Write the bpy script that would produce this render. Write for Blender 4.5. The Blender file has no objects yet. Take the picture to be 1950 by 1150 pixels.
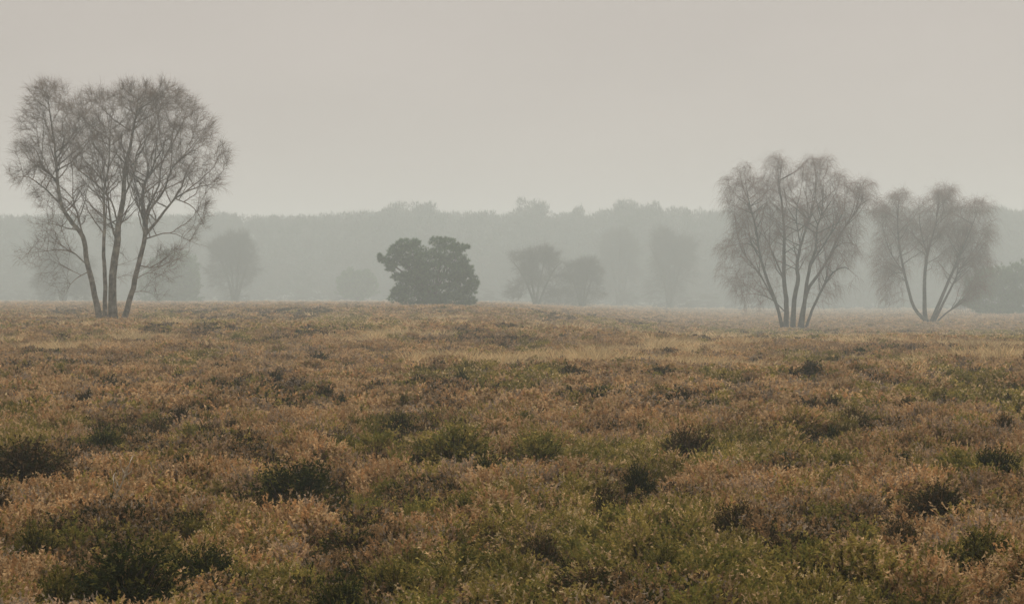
import bpy, math, random
import numpy as np
from mathutils import Vector

# ------------------------------------------------------------------ camera, sky, sun, exposure
SC = bpy.context.scene
COL = SC.collection
F = 4500.0                 # focal length in photo pixels (photo 1950 x 1150)
HZ = 553.0                 # photo row of the horizon
EYE = 1.75                 # eye height above the ground at the camera, metres

cam_d = bpy.data.cameras.new('camera')
cam = bpy.data.objects.new('camera', cam_d)
COL.objects.link(cam)
cam_d.sensor_width = 36.0
cam_d.lens = F / 1950.0 * 36.0
cam_d.clip_start = 0.1
cam_d.clip_end = 5000.0
cam.location = (0, 0, EYE)
cam.rotation_euler = (math.radians(90) - math.atan((575 - HZ) / F), 0, 0)
SC.camera = cam

SUN_EL, SUN_AZ = math.radians(64), math.radians(16)     # azimuth measured from +Y towards +X
world = bpy.data.worlds.new('World')
SC.world = world
world.use_nodes = True
nt = world.node_tree
nt.nodes.clear()
w_out = nt.nodes.new('ShaderNodeOutputWorld')
w_bg = nt.nodes.new('ShaderNodeBackground')
w_sky = nt.nodes.new('ShaderNodeTexSky')
w_sky.sky_type = 'NISHITA'
w_sky.sun_disc = False
w_sky.sun_elevation = SUN_EL
w_sky.sun_rotation = SUN_AZ
w_sky.air_density = 1.0
w_sky.dust_density = 6.0
w_sky.ozone_density = 1.0
w_hs = nt.nodes.new('ShaderNodeHueSaturation')
w_hs.inputs['Saturation'].default_value = 0.12
# a closed overcast: the clear sky is mostly replaced by an even veil of cloud
w_mix = nt.nodes.new('ShaderNodeMix')
w_mix.data_type = 'RGBA'
w_mix.inputs[0].default_value = 0.95
OVERCAST = (3.78, 3.30, 3.02, 1)
w_mix.inputs[7].default_value = OVERCAST
w_bg.inputs['Strength'].default_value = 0.05
nt.links.new(w_sky.outputs[0], w_hs.inputs['Color'])
nt.links.new(w_hs.outputs[0], w_mix.inputs[6])
# faint, soft unevenness of the cloud layer
w_tc = nt.nodes.new('ShaderNodeTexCoord')
w_map = nt.nodes.new('ShaderNodeMapping'); w_map.inputs['Scale'].default_value = (1, 1, 2.5)
w_no = nt.nodes.new('ShaderNodeTexNoise'); w_no.inputs['Scale'].default_value = 7.0; w_no.inputs['Detail'].default_value = 4.0
w_mr = nt.nodes.new('ShaderNodeMapRange'); w_mr.inputs['To Min'].default_value = .90; w_mr.inputs['To Max'].default_value = 1.10
w_mul = nt.nodes.new('ShaderNodeVectorMath'); w_mul.operation = 'SCALE'
nt.links.new(w_tc.outputs['Generated'], w_map.inputs[0]); nt.links.new(w_map.outputs[0], w_no.inputs['Vector'])
nt.links.new(w_no.outputs[0], w_mr.inputs['Value']); nt.links.new(w_mr.outputs[0], w_mul.inputs['Scale'])
nt.links.new(w_mix.outputs[2], w_mul.inputs[0])
nt.links.new(w_mul.outputs[0], w_bg.inputs['Color'])
nt.links.new(w_bg.outputs[0], w_out.inputs['Surface'])

sun_d = bpy.data.lights.new('sun', 'SUN')
sun_d.energy = 1.5
sun_d.angle = math.radians(65)
sun_d.color = (1.0, 0.96, 0.90)
sun = bpy.data.objects.new('sun', sun_d)
COL.objects.link(sun)
_sd = Vector((math.sin(SUN_AZ) * math.cos(SUN_EL), math.cos(SUN_AZ) * math.cos(SUN_EL), math.sin(SUN_EL)))
sun.rotation_euler = _sd.to_track_quat('Z', 'Y').to_euler()

SC.view_settings.view_transform = 'Standard'
SC.view_settings.look = 'None'
SC.view_settings.exposure = 1.38
SC.view_settings.gamma = 1.0
SC.render.engine = 'CYCLES'
SC.cycles.max_bounces = 6
SC.cycles.diffuse_bounces = 3
SC.cycles.transmission_bounces = 3
SC.cycles.transparent_max_bounces = 4
SC.cycles.volume_bounces = 2
SC.cycles.use_denoising = True
SC.cycles.use_adaptive_sampling = False

HAZE_DENSITY = 0.00155
HAZE_TOP = 30.0

# ------------------------------------------------------------------ noise and terrain
def _hash(ix, iy, s):
    h = (ix.astype(np.int64) * 374761393 + iy.astype(np.int64) * 668265263 + s * 974634777) & 0xffffffff
    h = ((h ^ (h >> 13)) * 1274126177) & 0xffffffff
    h = h ^ (h >> 16)
    return (h & 0xffffff) / float(0xffffff)

def vnoise(x, y, s=0):
    x = np.asarray(x, float); y = np.asarray(y, float)
    ix = np.floor(x); iy = np.floor(y)
    fx = x - ix; fy = y - iy
    fx = fx * fx * (3 - 2 * fx); fy = fy * fy * (3 - 2 * fy)
    ix = ix.astype(np.int64); iy = iy.astype(np.int64)
    a = _hash(ix, iy, s); b = _hash(ix + 1, iy, s); c = _hash(ix, iy + 1, s); d = _hash(ix + 1, iy + 1, s)
    return (a * (1 - fx) + b * fx) * (1 - fy) + (c * (1 - fx) + d * fx) * fy

def fbm(x, y, s=0, o=3):
    t = 0; a = .5; n = 0
    for k in range(o):
        t = t + a * vnoise(x * 2 ** k + 17.3 * k, y * 2 ** k - 9.1 * k, s + k); n += a; a *= .5
    return t / n

def sstep(v, a, b):
    t = np.clip((np.asarray(v, float) - a) / (b - a), 0, 1)
    return t * t * (3 - 2 * t)

def terrain(x, y):
    """large shape of the heath: it falls away gently to the right and behind"""
    x = np.asarray(x, float); y = np.asarray(y, float)
    yy = np.maximum(y, 1.0)
    z = -1.9 * sstep(yy, 35, 220) * sstep(x / yy, -0.03, 0.11) - 1.1 * sstep(yy, 240, 600)
    z = z + (fbm(x / 45, y / 45, 5) - .5) * 0.5 * sstep(yy, 30, 80)
    return z

def ground(x, y):
    z = terrain(x, y)
    z = z + (fbm(x / 5.5, y / 5.5, 21) - .5) * 0.28 + (fbm(np.asarray(x) / 1.3, np.asarray(y) / 1.1, 31, 2) - .5) * 0.42
    return z

def gz(x, y):
    return float(ground(np.array([x]), np.array([y]))[0])

def px_dir(px):
    return (px - 975.0) / F

def on_heath(px, py, top=0.0, flat=True):
    """where the view ray of a photo pixel meets the heath (surface raised by top)"""
    d = 60.0
    for _ in range(40):
        z = float((terrain if flat else ground)(np.array([px_dir(px) * d]), np.array([d]))[0]) + top
        d = .5 * d + .5 * F * (EYE - z) / max(py - HZ, 4.0)
    return px_dir(px) * d, d

# ------------------------------------------------------------------ mesh and material helpers
def tag(o, label=None, cat=None, group=None, kind=None):
    if label: o['label'] = label
    if cat: o['category'] = cat
    if group: o['group'] = group
    if kind: o['kind'] = kind
    return o

def mesh_np(name, verts, faces, mat, cols=None, smooth=False):
    """faces: (n,3) or (n,4) int array; cols: per-face rgb"""
    me = bpy.data.meshes.new(name)
    verts = np.asarray(verts, np.float32); faces = np.asarray(faces, np.int32)
    n, k = faces.shape
    me.vertices.add(len(verts)); me.vertices.foreach_set('co', verts.ravel())
    me.loops.add(n * k); me.loops.foreach_set('vertex_index', faces.ravel())
    me.polygons.add(n)
    me.polygons.foreach_set('loop_start', np.arange(0, n * k, k, dtype=np.int32))
    if smooth:
        me.polygons.foreach_set('use_smooth', np.ones(n, bool))
    if cols is not None:
        at = me.attributes.new('col', 'FLOAT_COLOR', 'FACE')
        c4 = np.ones((n, 4), np.float32); c4[:, :3] = cols
        at.data.foreach_set('color', c4.ravel())
    me.update(calc_edges=True)
    me.materials.append(mat)
    return me

def obj(name, me, parent=None, loc=(0, 0, 0)):
    o = bpy.data.objects.new(name, me)
    COL.objects.link(o)
    o.location = loc
    if parent is not None:
        o.parent = parent
    return o

def empty(name, loc, rz=0.0):
    o = bpy.data.objects.new(name, None)
    o.empty_display_size = .2
    COL.objects.link(o); o.location = loc; o.rotation_euler = (0, 0, rz)
    return o

def new_mat(name):
    m = bpy.data.materials.new(name); m.use_nodes = True
    m.node_tree.nodes.clear()
    return m, m.node_tree

def leaf_mat(name, vary=0.35, transl=0.25, col=None):
    """foliage: colour from the mesh's own piece colours, a little different on every plant"""
    m, t = new_mat(name)
    out = t.nodes.new('ShaderNodeOutputMaterial')
    if col is None:
        a = t.nodes.new('ShaderNodeAttribute'); a.attribute_name = 'col'; src = a.outputs['Color']
    else:
        a = t.nodes.new('ShaderNodeRGB'); a.outputs[0].default_value = (*col, 1); src = a.outputs[0]
    inf = t.nodes.new('ShaderNodeObjectInfo')
    mr = t.nodes.new('ShaderNodeMapRange')
    mr.inputs['To Min'].default_value = 1 - vary; mr.inputs['To Max'].default_value = 1 + vary
    hsv = t.nodes.new('ShaderNodeHueSaturation')
    t.links.new(inf.outputs['Random'], mr.inputs['Value'])
    t.links.new(mr.outputs[0], hsv.inputs['Value'])
    t.links.new(src, hsv.inputs['Color'])
    d = t.nodes.new('ShaderNodeBsdfDiffuse'); tr = t.nodes.new('ShaderNodeBsdfTranslucent')
    mx = t.nodes.new('ShaderNodeMixShader'); mx.inputs[0].default_value = transl
    t.links.new(hsv.outputs[0], d.inputs['Color']); t.links.new(hsv.outputs[0], tr.inputs['Color'])
    t.links.new(d.outputs[0], mx.inputs[1]); t.links.new(tr.outputs[0], mx.inputs[2])
    t.links.new(mx.outputs[0], out.inputs['Surface'])
    return m

def noise_mat(name, ca, cb, cc, scale, detail=6, bump=0.0, rough=.95):
    m, t = new_mat(name)
    out = t.nodes.new('ShaderNodeOutputMaterial')
    tc = t.nodes.new('ShaderNodeTexCoord')
    n = t.nodes.new('ShaderNodeTexNoise'); n.inputs['Scale'].default_value = scale; n.inputs['Detail'].default_value = detail
    r = t.nodes.new('ShaderNodeValToRGB')
    e = r.color_ramp.elements
    e[0].position = .35; e[0].color = (*ca, 1); e[1].position = .68; e[1].color = (*cc, 1)
    k = e.new(.5); k.color = (*cb, 1)
    p = t.nodes.new('ShaderNodeBsdfPrincipled'); p.inputs['Roughness'].default_value = rough
    p.inputs['Specular IOR Level'].default_value = .15
    t.links.new(tc.outputs['Object'], n.inputs['Vector'])
    t.links.new(n.outputs[0], r.inputs[0]); t.links.new(r.outputs[0], p.inputs['Base Color'])
    if bump:
        b = t.nodes.new('ShaderNodeBump'); b.inputs['Strength'].default_value = bump
        n2 = t.nodes.new('ShaderNodeTexNoise'); n2.inputs['Scale'].default_value = scale * 3; n2.inputs['Detail'].default_value = 8
        t.links.new(tc.outputs['Object'], n2.inputs['Vector'])
        t.links.new(n2.outputs[0], b.inputs['Height']); t.links.new(b.outputs[0], p.inputs['Normal'])
    t.links.new(p.outputs[0], out.inputs['Surface'])
    return m

M_GROUND = noise_mat('peat_and_moss', (.040, .033, .018), (.075, .060, .032), (.13, .10, .055), 1.7, bump=.5)
M_LEAF = leaf_mat('heather_foliage', .30, .36)
M_SHRUB = leaf_mat('shrub_foliage', .22, .18)
M_NEEDLE = leaf_mat('pine_needles', .0, .15)
M_BARK = noise_mat('birch_bark', (.07, .056, .040), (.16, .132, .098), (.30, .26, .205), 3.2, bump=.6)
M_BARK_D = noise_mat('dark_bark', (.035, .03, .024), (.06, .052, .04), (.10, .085, .065), 3.0, bump=.6)
M_STEM = noise_mat('heather_wood', (.035, .026, .019), (.06, .046, .034), (.10, .08, .06), 40)
M_DEAD = noise_mat('bleached_wood', (.30, .25, .18), (.42, .36, .27), (.55, .48, .38), 30)

def twig_mat(name, c):
    return noise_mat(name, tuple(v * .75 for v in c), c, tuple(v * 1.3 for v in c), 1.2)
M_TWIG = twig_mat('birch_twigs', (.145, .085, .048))
M_TWIG_R = twig_mat('reddish_birch_twigs', (.165, .090, .065))
M_TWIG_FAR = twig_mat('grey_twigs', (.07, .064, .05))

# ------------------------------------------------------------------ ground sheet
ys = np.concatenate([-np.geomspace(1200, 6, 14), np.arange(-4, 8, 1.0), 8 * np.exp(np.linspace(0, math.log(60 / 8), 230)), 60 * np.exp(np.linspace(0.012, math.log(1300 / 60), 150))])
us = np.concatenate([[-1200, -500, -250], np.linspace(-1, 1, 200), [250, 500, 1200]])
yy = np.repeat(ys[:, None], len(us), 1)
w = .36 * np.abs(yy) + 6
xx = np.where(np.abs(us)[None, :] <= 1, us[None, :] * w, np.sign(us)[None, :] * np.maximum(np.abs(us)[None, :], w * (1 + np.abs(us)[None, :] / 1200)))
zz = ground(xx, yy)
V = np.stack([xx, yy, zz], -1).reshape(-1, 3)
ny, nx = yy.shape
idx = np.arange(ny * nx).reshape(ny, nx)
Q = np.stack([idx[:-1, :-1], idx[:-1, 1:], idx[1:, 1:], idx[1:, :-1]], -1).reshape(-1, 4)
g = obj('ground', mesh_np('ground', V, Q, M_GROUND, smooth=True))
tag(g, 'dark peaty heath floor under the heather', 'ground', kind='structure')

# ------------------------------------------------------------------ small pieces: leaflets and blades
def unit(v):
    return v / np.maximum(np.linalg.norm(v, axis=-1, keepdims=True), 1e-9)

def tri_bits(rng, p, axis, length, width):
    """one slim leaf-like triangle at each p, pointing along axis"""
    n = len(p)
    side = unit(np.cross(axis, unit(rng.normal(size=(n, 3)))))
    a = p - side * (width * .5)[:, None]
    b = p + side * (width * .5)[:, None]
    c = p + axis * length[:, None]
    v = np.stack([a, b, c], 1).reshape(-1, 3)
    return v, np.arange(n * 3).reshape(-1, 3)

def merge(parts):
    vs, fs, cs = [], [], []
    o = 0
    for v, f, c in parts:
        vs.append(v); fs.append(f + o); cs.append(c); o += len(v)
    return np.concatenate(vs), np.concatenate(fs), np.concatenate(cs)

C = dict(tan=(.48, .335, .18), rust=(.40, .235, .105), pink=(.44, .30, .185), olive=(.285, .225, .062), green=(.150, .142, .034),
         dark=(.048, .050, .014), deep=(.028, .038, .010), grey=(.27, .215, .155), straw=(.54, .42, .23), brown=(.26, .17, .08), umber=(.085, .057, .028))

def colour(rng, names, n):
    pal = np.array([C[k] for k in names])
    c = pal[rng.integers(0, len(pal), n)]
    return c * rng.uniform(.78, 1.22, (n, 1))

def heather_plant(seed, n, R, H, bits, bl, bw, leaf, seedhead, thr=.5, dome=.6, tip=1.0, lean_k=1.0, sprig=.38):
    """many upright sprigs: scale leaves below, dried bells above"""
    rng = np.random.default_rng(seed)
    # sprigs stand out of a lumpy mound: upright on its top, leaning out at its sides
    th = rng.uniform(0, 2 * np.pi, n); cz = rng.uniform(.02, 1, n) ** .8
    rs = np.sqrt(1 - cz ** 2)
    u = np.stack([np.cos(th) * rs, np.sin(th) * rs, cz], -1)
    ph = rng.uniform(0, 6.28, 4)
    lump = 1 + .16 * np.sin(3 * th + ph[0] + 2 * cz) + .12 * np.sin(5 * th + ph[1]) * rs + .10 * np.sin(9 * cz + ph[2] + 2 * th)
    rho = rng.uniform(.38, .72, n) * lump
    base = u * np.array([R, R, H]) * rho[:, None]
    d = unit(u * np.array([lean_k * .75, lean_k * .75, .55]) + np.array([0, 0, .42]) + rng.normal(0, .27, (n, 3)))
    L = sprig * H * rng.uniform(.6, 1.25, n)
    t = np.sort(rng.uniform(.0, 1.0, (n, bits)), 1)
    bend = rng.normal(0, .14, (n, 3)); bend[:, 2] = np.abs(bend[:, 2])
    p = base[:, None, :] + d[:, None, :] * (L[:, None] * t)[:, :, None] + bend[:, None, :] * (L[:, None] * t ** 2)[:, :, None]
    p = p.reshape(-1, 3)
    ax = unit(np.repeat(d, bits, 0) * 1.0 + rng.normal(0, .8, (n * bits, 3)))
    tt = t.reshape(-1)
    sz = rng.uniform(.7, 1.3, n * bits) * np.where(tt > thr, tip, 1.0)
    v, f = tri_bits(rng, p, ax, bl * sz, bw * sz)
    # colour: each sprig has one leaf colour and one seed-head colour
    lc = np.repeat(colour(rng, leaf, n), bits, 0); sc = np.repeat(colour(rng, seedhead, n), bits, 0)
    thr_s = np.repeat(np.clip(rng.normal(thr, .16, n), 0.1, 1.2), bits)
    c = np.where((tt > thr_s)[:, None], sc, lc) * rng.uniform(.8, 1.2, (n * bits, 1))
    parts = [(v, f, c)]
    # stems
    foot_ = np.stack([base[:, 0] * .25, base[:, 1] * .25, np.full(n, -.04)], -1)
    sv, sf = tri_bits(rng, base + d * (L * .3)[:, None], unit(foot_ - base), np.linalg.norm(foot_ - base, axis=1), np.full(n, bw * .5))
    parts.append((sv, sf, colour(rng, ['umber', 'brown'], n)))
    return merge(parts)

def grass_plant(seed, n, R, H, wd, names, droop=.5):
    rng = np.random.default_rng(seed)
    th = rng.uniform(0, 2 * np.pi, n); r = np.sqrt(rng.uniform(0, 1, n))
    base = np.stack([np.cos(th) * r * R, np.sin(th) * r * R, np.full(n, -.03)], -1)
    d = unit(np.stack([np.cos(th) * r * .5, np.sin(th) * r * .5, np.ones(n)], -1) + rng.normal(0, .18, (n, 3)))
    L = H * rng.uniform(.55, 1.15, n)
    side = unit(np.cross(d, rng.normal(size=(n, 3)))) * wd * .5
    out = np.stack([np.cos(th), np.sin(th), np.zeros(n)], -1)
    vs = []
    for t, k in ((0, 1), (.55, .8), (1, .12)):
        p = base + d * (L * t)[:, None] + (out * .45 - np.array([0, 0, .35])) * (L * droop * t ** 2)[:, None]
        vs += [p - side * k, p + side * k]
    v = np.stack(vs, 1).reshape(-1, 3)
    o = np.arange(n)[:, None] * 6
    f = np.concatenate([o + np.array([[0, 1, 3]]), o + np.array([[0, 3, 2]]), o + np.array([[2, 3, 5]]), o + np.array([[2, 5, 4]])])
    return v, f, np.tile(colour(rng, names, n), (4, 1))

# ------------------------------------------------------------------ instancing of uncountable cover
def scatter(name, protos, pts, rot, scl, idx):
    """one object whose points carry plants (ground cover that nobody could count)"""
    coll = bpy.data.collections.new(name + '_plants')
    for i, me in enumerate(protos):
        coll.objects.link(bpy.data.objects.new('%s_plant_%02d' % (name, i), me))
    me = bpy.data.meshes.new(name)
    n = len(pts)
    me.vertices.add(n); me.vertices.foreach_set('co', np.asarray(pts, np.float32).ravel())
    for nm, typ, key, arr in (('rot', 'FLOAT_VECTOR', 'vector', rot), ('scl', 'FLOAT_VECTOR', 'vector', scl), ('idx', 'INT', 'value', idx)):
        a = me.attributes.new(nm, typ, 'POINT')
        a.data.foreach_set(key, np.ascontiguousarray(arr, np.int32 if typ == 'INT' else np.float32).ravel())
    o = obj(name, me)
    ng = bpy.data.node_groups.new(name, 'GeometryNodeTree')
    ng.interface.new_socket('Geometry', in_out='INPUT', socket_type='NodeSocketGeometry')
    ng.interface.new_socket('Geometry', in_out='OUTPUT', socket_type='NodeSocketGeometry')
    N = ng.nodes; Lk = ng.links
    gi = N.new('NodeGroupInput'); go = N.new('NodeGroupOutput')
    ci = N.new('GeometryNodeCollectionInfo'); ci.inputs['Collection'].default_value = coll
    ci.inputs['Separate Children'].default_value = True; ci.inputs['Reset Children'].default_value = True
    iop = N.new('GeometryNodeInstanceOnPoints'); iop.inputs['Pick Instance'].default_value = True
    def attr(nm, typ):
        a = N.new('GeometryNodeInputNamedAttribute'); a.data_type = typ; a.inputs['Name'].default_value = nm
        return a.outputs['Attribute']
    e2r = N.new('FunctionNodeEulerToRotation')
    Lk.new(attr('rot', 'FLOAT_VECTOR'), e2r.inputs[0])
    Lk.new(gi.outputs[0], iop.inputs['Points'])
    Lk.new(ci.outputs[0], iop.inputs['Instance'])
    Lk.new(attr('idx', 'INT'), iop.inputs['Instance Index'])
    Lk.new(e2r.outputs[0], iop.inputs['Rotation'])
    Lk.new(attr('scl', 'FLOAT_VECTOR'), iop.inputs['Scale'])
    Lk.new(iop.outputs[0], go.inputs[0])
    md = o.modifiers.new('plants', 'NODES'); md.node_group = ng
    return o

def strip_points(rng, y0, y1, spacing_fn):
    """points on the heath between two distances, spacing growing with distance"""
    P = []
    y = y0
    while y < y1:
        s = spacing_fn(y)
        hw = .30 * y + 4
        x = np.arange(-hw, hw, s)
        P.append(np.stack([x + rng.uniform(-.5, .5, len(x)) * s, y + rng.uniform(-.5, .5, len(x)) * s], -1))
        y += s
    return np.concatenate(P)

def LODset(tagname, mult_n, bits, bl, bw):
    """the kinds of heather plant at one level of detail"""
    protos = []
    def add(*a, **k):
        v, f, c = heather_plant(*a, **k)
        protos.append(mesh_np(tagname + '_heather', v, f, M_LEAF, c))
    n = lambda q: max(8, int(q * mult_n))
    # 0-3 brown seed heads
    add(1, n(120), .17, .21, bits, bl, bw, ['olive', 'brown'], ['tan', 'tan', 'rust'], .45, tip=1.1)
    add(2, n(120), .16, .22, bits, bl, bw, ['olive', 'green'], ['tan', 'rust', 'olive'], .5, tip=1.1)
    add(3, n(110), .17, .20, bits, bl, bw, ['brown', 'olive'], ['rust', 'tan', 'brown'], .4, tip=1.1)
    add(4, n(110), .17, .20, bits, bl, bw, ['brown', 'olive'], ['pink', 'tan', 'grey'], .4, tip=1.1)
    # 4-6 olive and green
    add(5, n(130), .17, .21, bits, bl, bw, ['olive', 'green'], ['olive', 'tan'], .75)
    add(6, n(130), .17, .20, bits, bl, bw, ['olive', 'olive', 'green'], ['olive', 'straw'], .85)
    add(7, n(130), .17, .20, bits, bl, bw, ['green', 'olive'], ['green', 'olive'], .9)
    # 7-8 dark, woody
    add(8, n(110), .17, .18, bits, bl, bw, ['umber', 'brown', 'dark'], ['grey', 'brown', 'rust'], .75)
    add(9, n(110), .16, .17, bits, bl, bw, ['dark', 'umber'], ['dark', 'olive', 'brown'], .7)
    # 9 blond grass
    v, f, c = grass_plant(10, n(110), .15, .34, bw * .9, ['straw', 'straw', 'tan'], .5)
    protos.append(mesh_np(tagname + '_grass', v, f, M_LEAF, c))
    # 10 bleached far-field heather and grass, also paled in colour to imitate low mist
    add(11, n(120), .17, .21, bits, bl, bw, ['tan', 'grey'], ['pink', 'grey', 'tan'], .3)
    return protos

def choose_kinds(rng, x, y):
    n = len(x)
    far = sstep(y, 14, 34)
    g1 = fbm(x / (.75 + .02 * y), y / (.95 + .05 * y), 41, 3)      # green patches
    g2 = fbm(x / (.8 + .012 * y), y / (1.0 + .03 * y), 51, 2)      # dark, woody patches
    g3 = fbm(x / 2.6, y / 6.0, 61, 3)                              # blond grass
    r = rng.uniform(0, 1, n)
    k = rng.choice([0, 0, 1, 2, 3], n)
    green = g1 + rng.normal(0, .07, n) > (.548 + .07 * far)
    k = np.where(green & (y < 190), rng.choice([4, 4, 5, 6], n), k)
    dark = g2 + rng.normal(0, .06, n) > (.61 + .03 * far)
    k = np.where(dark, rng.choice([7, 7, 8], n), k)
    band = sstep(y, 38, 50) * (1 - sstep(y, 120, 190))
    grass = g3 + rng.normal(0, .05, n) > (.95 - .275 * band)
    k = np.where(grass, 9, k)
    pale = (y > 150) & (rng.uniform(0, 1, n) < sstep(y, 150, 300))  # pale kind takes over with distance, partly imitating low mist by colour
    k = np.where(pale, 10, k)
    k = np.where((r < .06) & ~pale, rng.choice([4, 6, 7, 8], n), k)
    return k

def cover(name, label, y0, y1, spacing, protos, smul, seed):
    rng = np.random.default_rng(seed)
    P = strip_points(rng, y0, y1, spacing)
    keep = np.ones(len(P), bool)
    for cx, cy, cw in CLEAR:
        keep &= ((P[:, 0] - cx) / (cw * .50)) ** 2 + ((P[:, 1] - cy + .12) / (cw * .50 + .12)) ** 2 > 1
    P = P[keep]
    x, y = P[:, 0], P[:, 1]
    n = len(P)
    k = choose_kinds(rng, x, y)
    # drifts: plants beside a dark shrub are more often dark or green themselves
    for cx, cy, cw in CLEAR:
        nb = (((x - cx) / (cw * 1.0 + .1)) ** 2 + ((y - cy) / (cw * 1.1 + .2)) ** 2 < 1) & (rng.random(n) < .42)
        k = np.where(nb, rng.choice([6, 7, 8], n), k)
    z = ground(x, y) - .02
    s = smul(y) * rng.uniform(.6, 1.5, n)
    hs = s * rng.uniform(.8, 1.15, n) * (0.72 + .56 * fbm(x / 1.1, y / 1.1, 71, 2))
    # every plant grows a little across the slope of its hummock
    rot = np.stack([rng.normal(0, .14, n), rng.normal(0, .14, n), rng.uniform(0, 6.283, n)], -1)
    o = scatter(name, protos, np.stack([x, y, z], -1), rot, np.stack([s, s, np.minimum(hs, 1.15 + .3 * rng.random(n))], -1), k)
    tag(o, label, 'heather', kind='stuff')
    return o

# ---- single shrubs that stand out of the carpet (built further down; the carpet leaves room for them)
NEAR = [  # photo x, photo row of the foot, width, height in photo pixels, kind, label
    (38, 936, 135, 70, 'brown', 'broad dark brown and green heather shrub at the left edge of the foreground'),
    (385, 1085, 120, 112, 'deep', 'deep green rounded heather shrub in the lower left foreground'),
    (235, 1138, 170, 70, 'deep', 'wide low dark green heather shrub near the bottom left corner'),
    (110, 1140, 100, 60, 'green', 'olive green heather shrub at the bottom left, left of a wide dark one'),
    (560, 950, 140, 88, 'deep', 'dark green heather shrub right of the bleached dead twig'),
    (570, 1000, 110, 48, 'brown', 'dark brown heather clump directly below a dark green shrub, left of centre'),
    (470, 985, 70, 45, 'brown', 'small dark brown heather clump between two green foreground shrubs'),
    (197, 860, 72, 72, 'deep', 'dark grey green heather shrub above the bleached dead twig'),
    (243, 846, 46, 46, 'deep', 'small dark green heather shrub touching a larger dark one, upper left of foreground'),
    (395, 846, 36, 32, 'brown', 'little dark heather clump left of its twin, above the left foreground'),
    (440, 842, 34, 30, 'brown', 'little dark heather clump right of its twin, above the left foreground'),
    (650, 862, 66, 54, 'grey', 'grey brown heather shrub left of the central green shrubs'),
    (870, 892, 150, 62, 'green', 'long green heather shrub at the left of the central green row'),
    (928, 922, 66, 68, 'deep', 'dark green heather shrub in the middle of the central green row'),
    (1030, 892, 110, 52, 'green', 'green heather shrub at the right of the central green row'),
    (1125, 908, 80, 42, 'green', 'low green heather shrub right of the central green row'),
    (1217, 950, 56, 58, 'deep', 'compact dark green round heather shrub right of centre'),
    (1155, 992, 64, 56, 'brown', 'dark brown heather shrub below left of a compact green one'),
    (1028, 1052, 90, 80, 'brown', 'dark brown hollow heather shrub below the centre of the picture'),
    (990, 925, 60, 40, 'grey', 'grey brown twiggy heather clump below the central green row'),
    (1310, 880, 95, 52, 'brown', 'brown heather shrub above the right foreground'),
    (1400, 1040, 72, 60, 'brown', 'dark heather shrub in the right foreground left of a greyer one'),
    (1720, 1060, 90, 60, 'brown', 'dark brown heather shrub low in the right foreground'),
    (1785, 990, 100, 52, 'brown', 'broad dark brown heather shrub in the right foreground'),
    (1810, 918, 66, 54, 'deep', 'dark green heather shrub in the upper right foreground'),
    (1900, 950, 80, 56, 'deep', 'dark green heather shrub near the right edge of the foreground'),
    (1600, 915, 80, 46, 'green', 'green heather shrub above the right foreground, below a pair of dim ones'),
    (1550, 885, 76, 36, 'green', 'low green heather shrub right of the brown one, above the right foreground'),
    (1130, 1148, 150, 62, 'brown', 'wide dark brown heather shrub at the bottom edge right of centre'),
    (650, 1148, 110, 62, 'deep', 'dark green heather shrub at the bottom edge left of centre'),
    (750, 1110, 90, 56, 'green', 'green heather shrub near the bottom edge, left of centre'),
    (880, 1005, 80, 46, 'green', 'faintly greener heather shrub left of the hollow dark brown one'),
    (1500, 1110, 110, 56, 'brown', 'dark heather shrub near the bottom edge at the right'),
    (1880, 1120, 120, 60, 'green', 'green heather shrub in the bottom right corner'),
    (1270, 1100, 100, 50, 'green', 'green heather shrub near the bottom edge right of centre'),
    (60, 1040, 90, 48, 'green', 'olive green heather shrub at the left edge below the broad dark one'),
]
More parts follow.
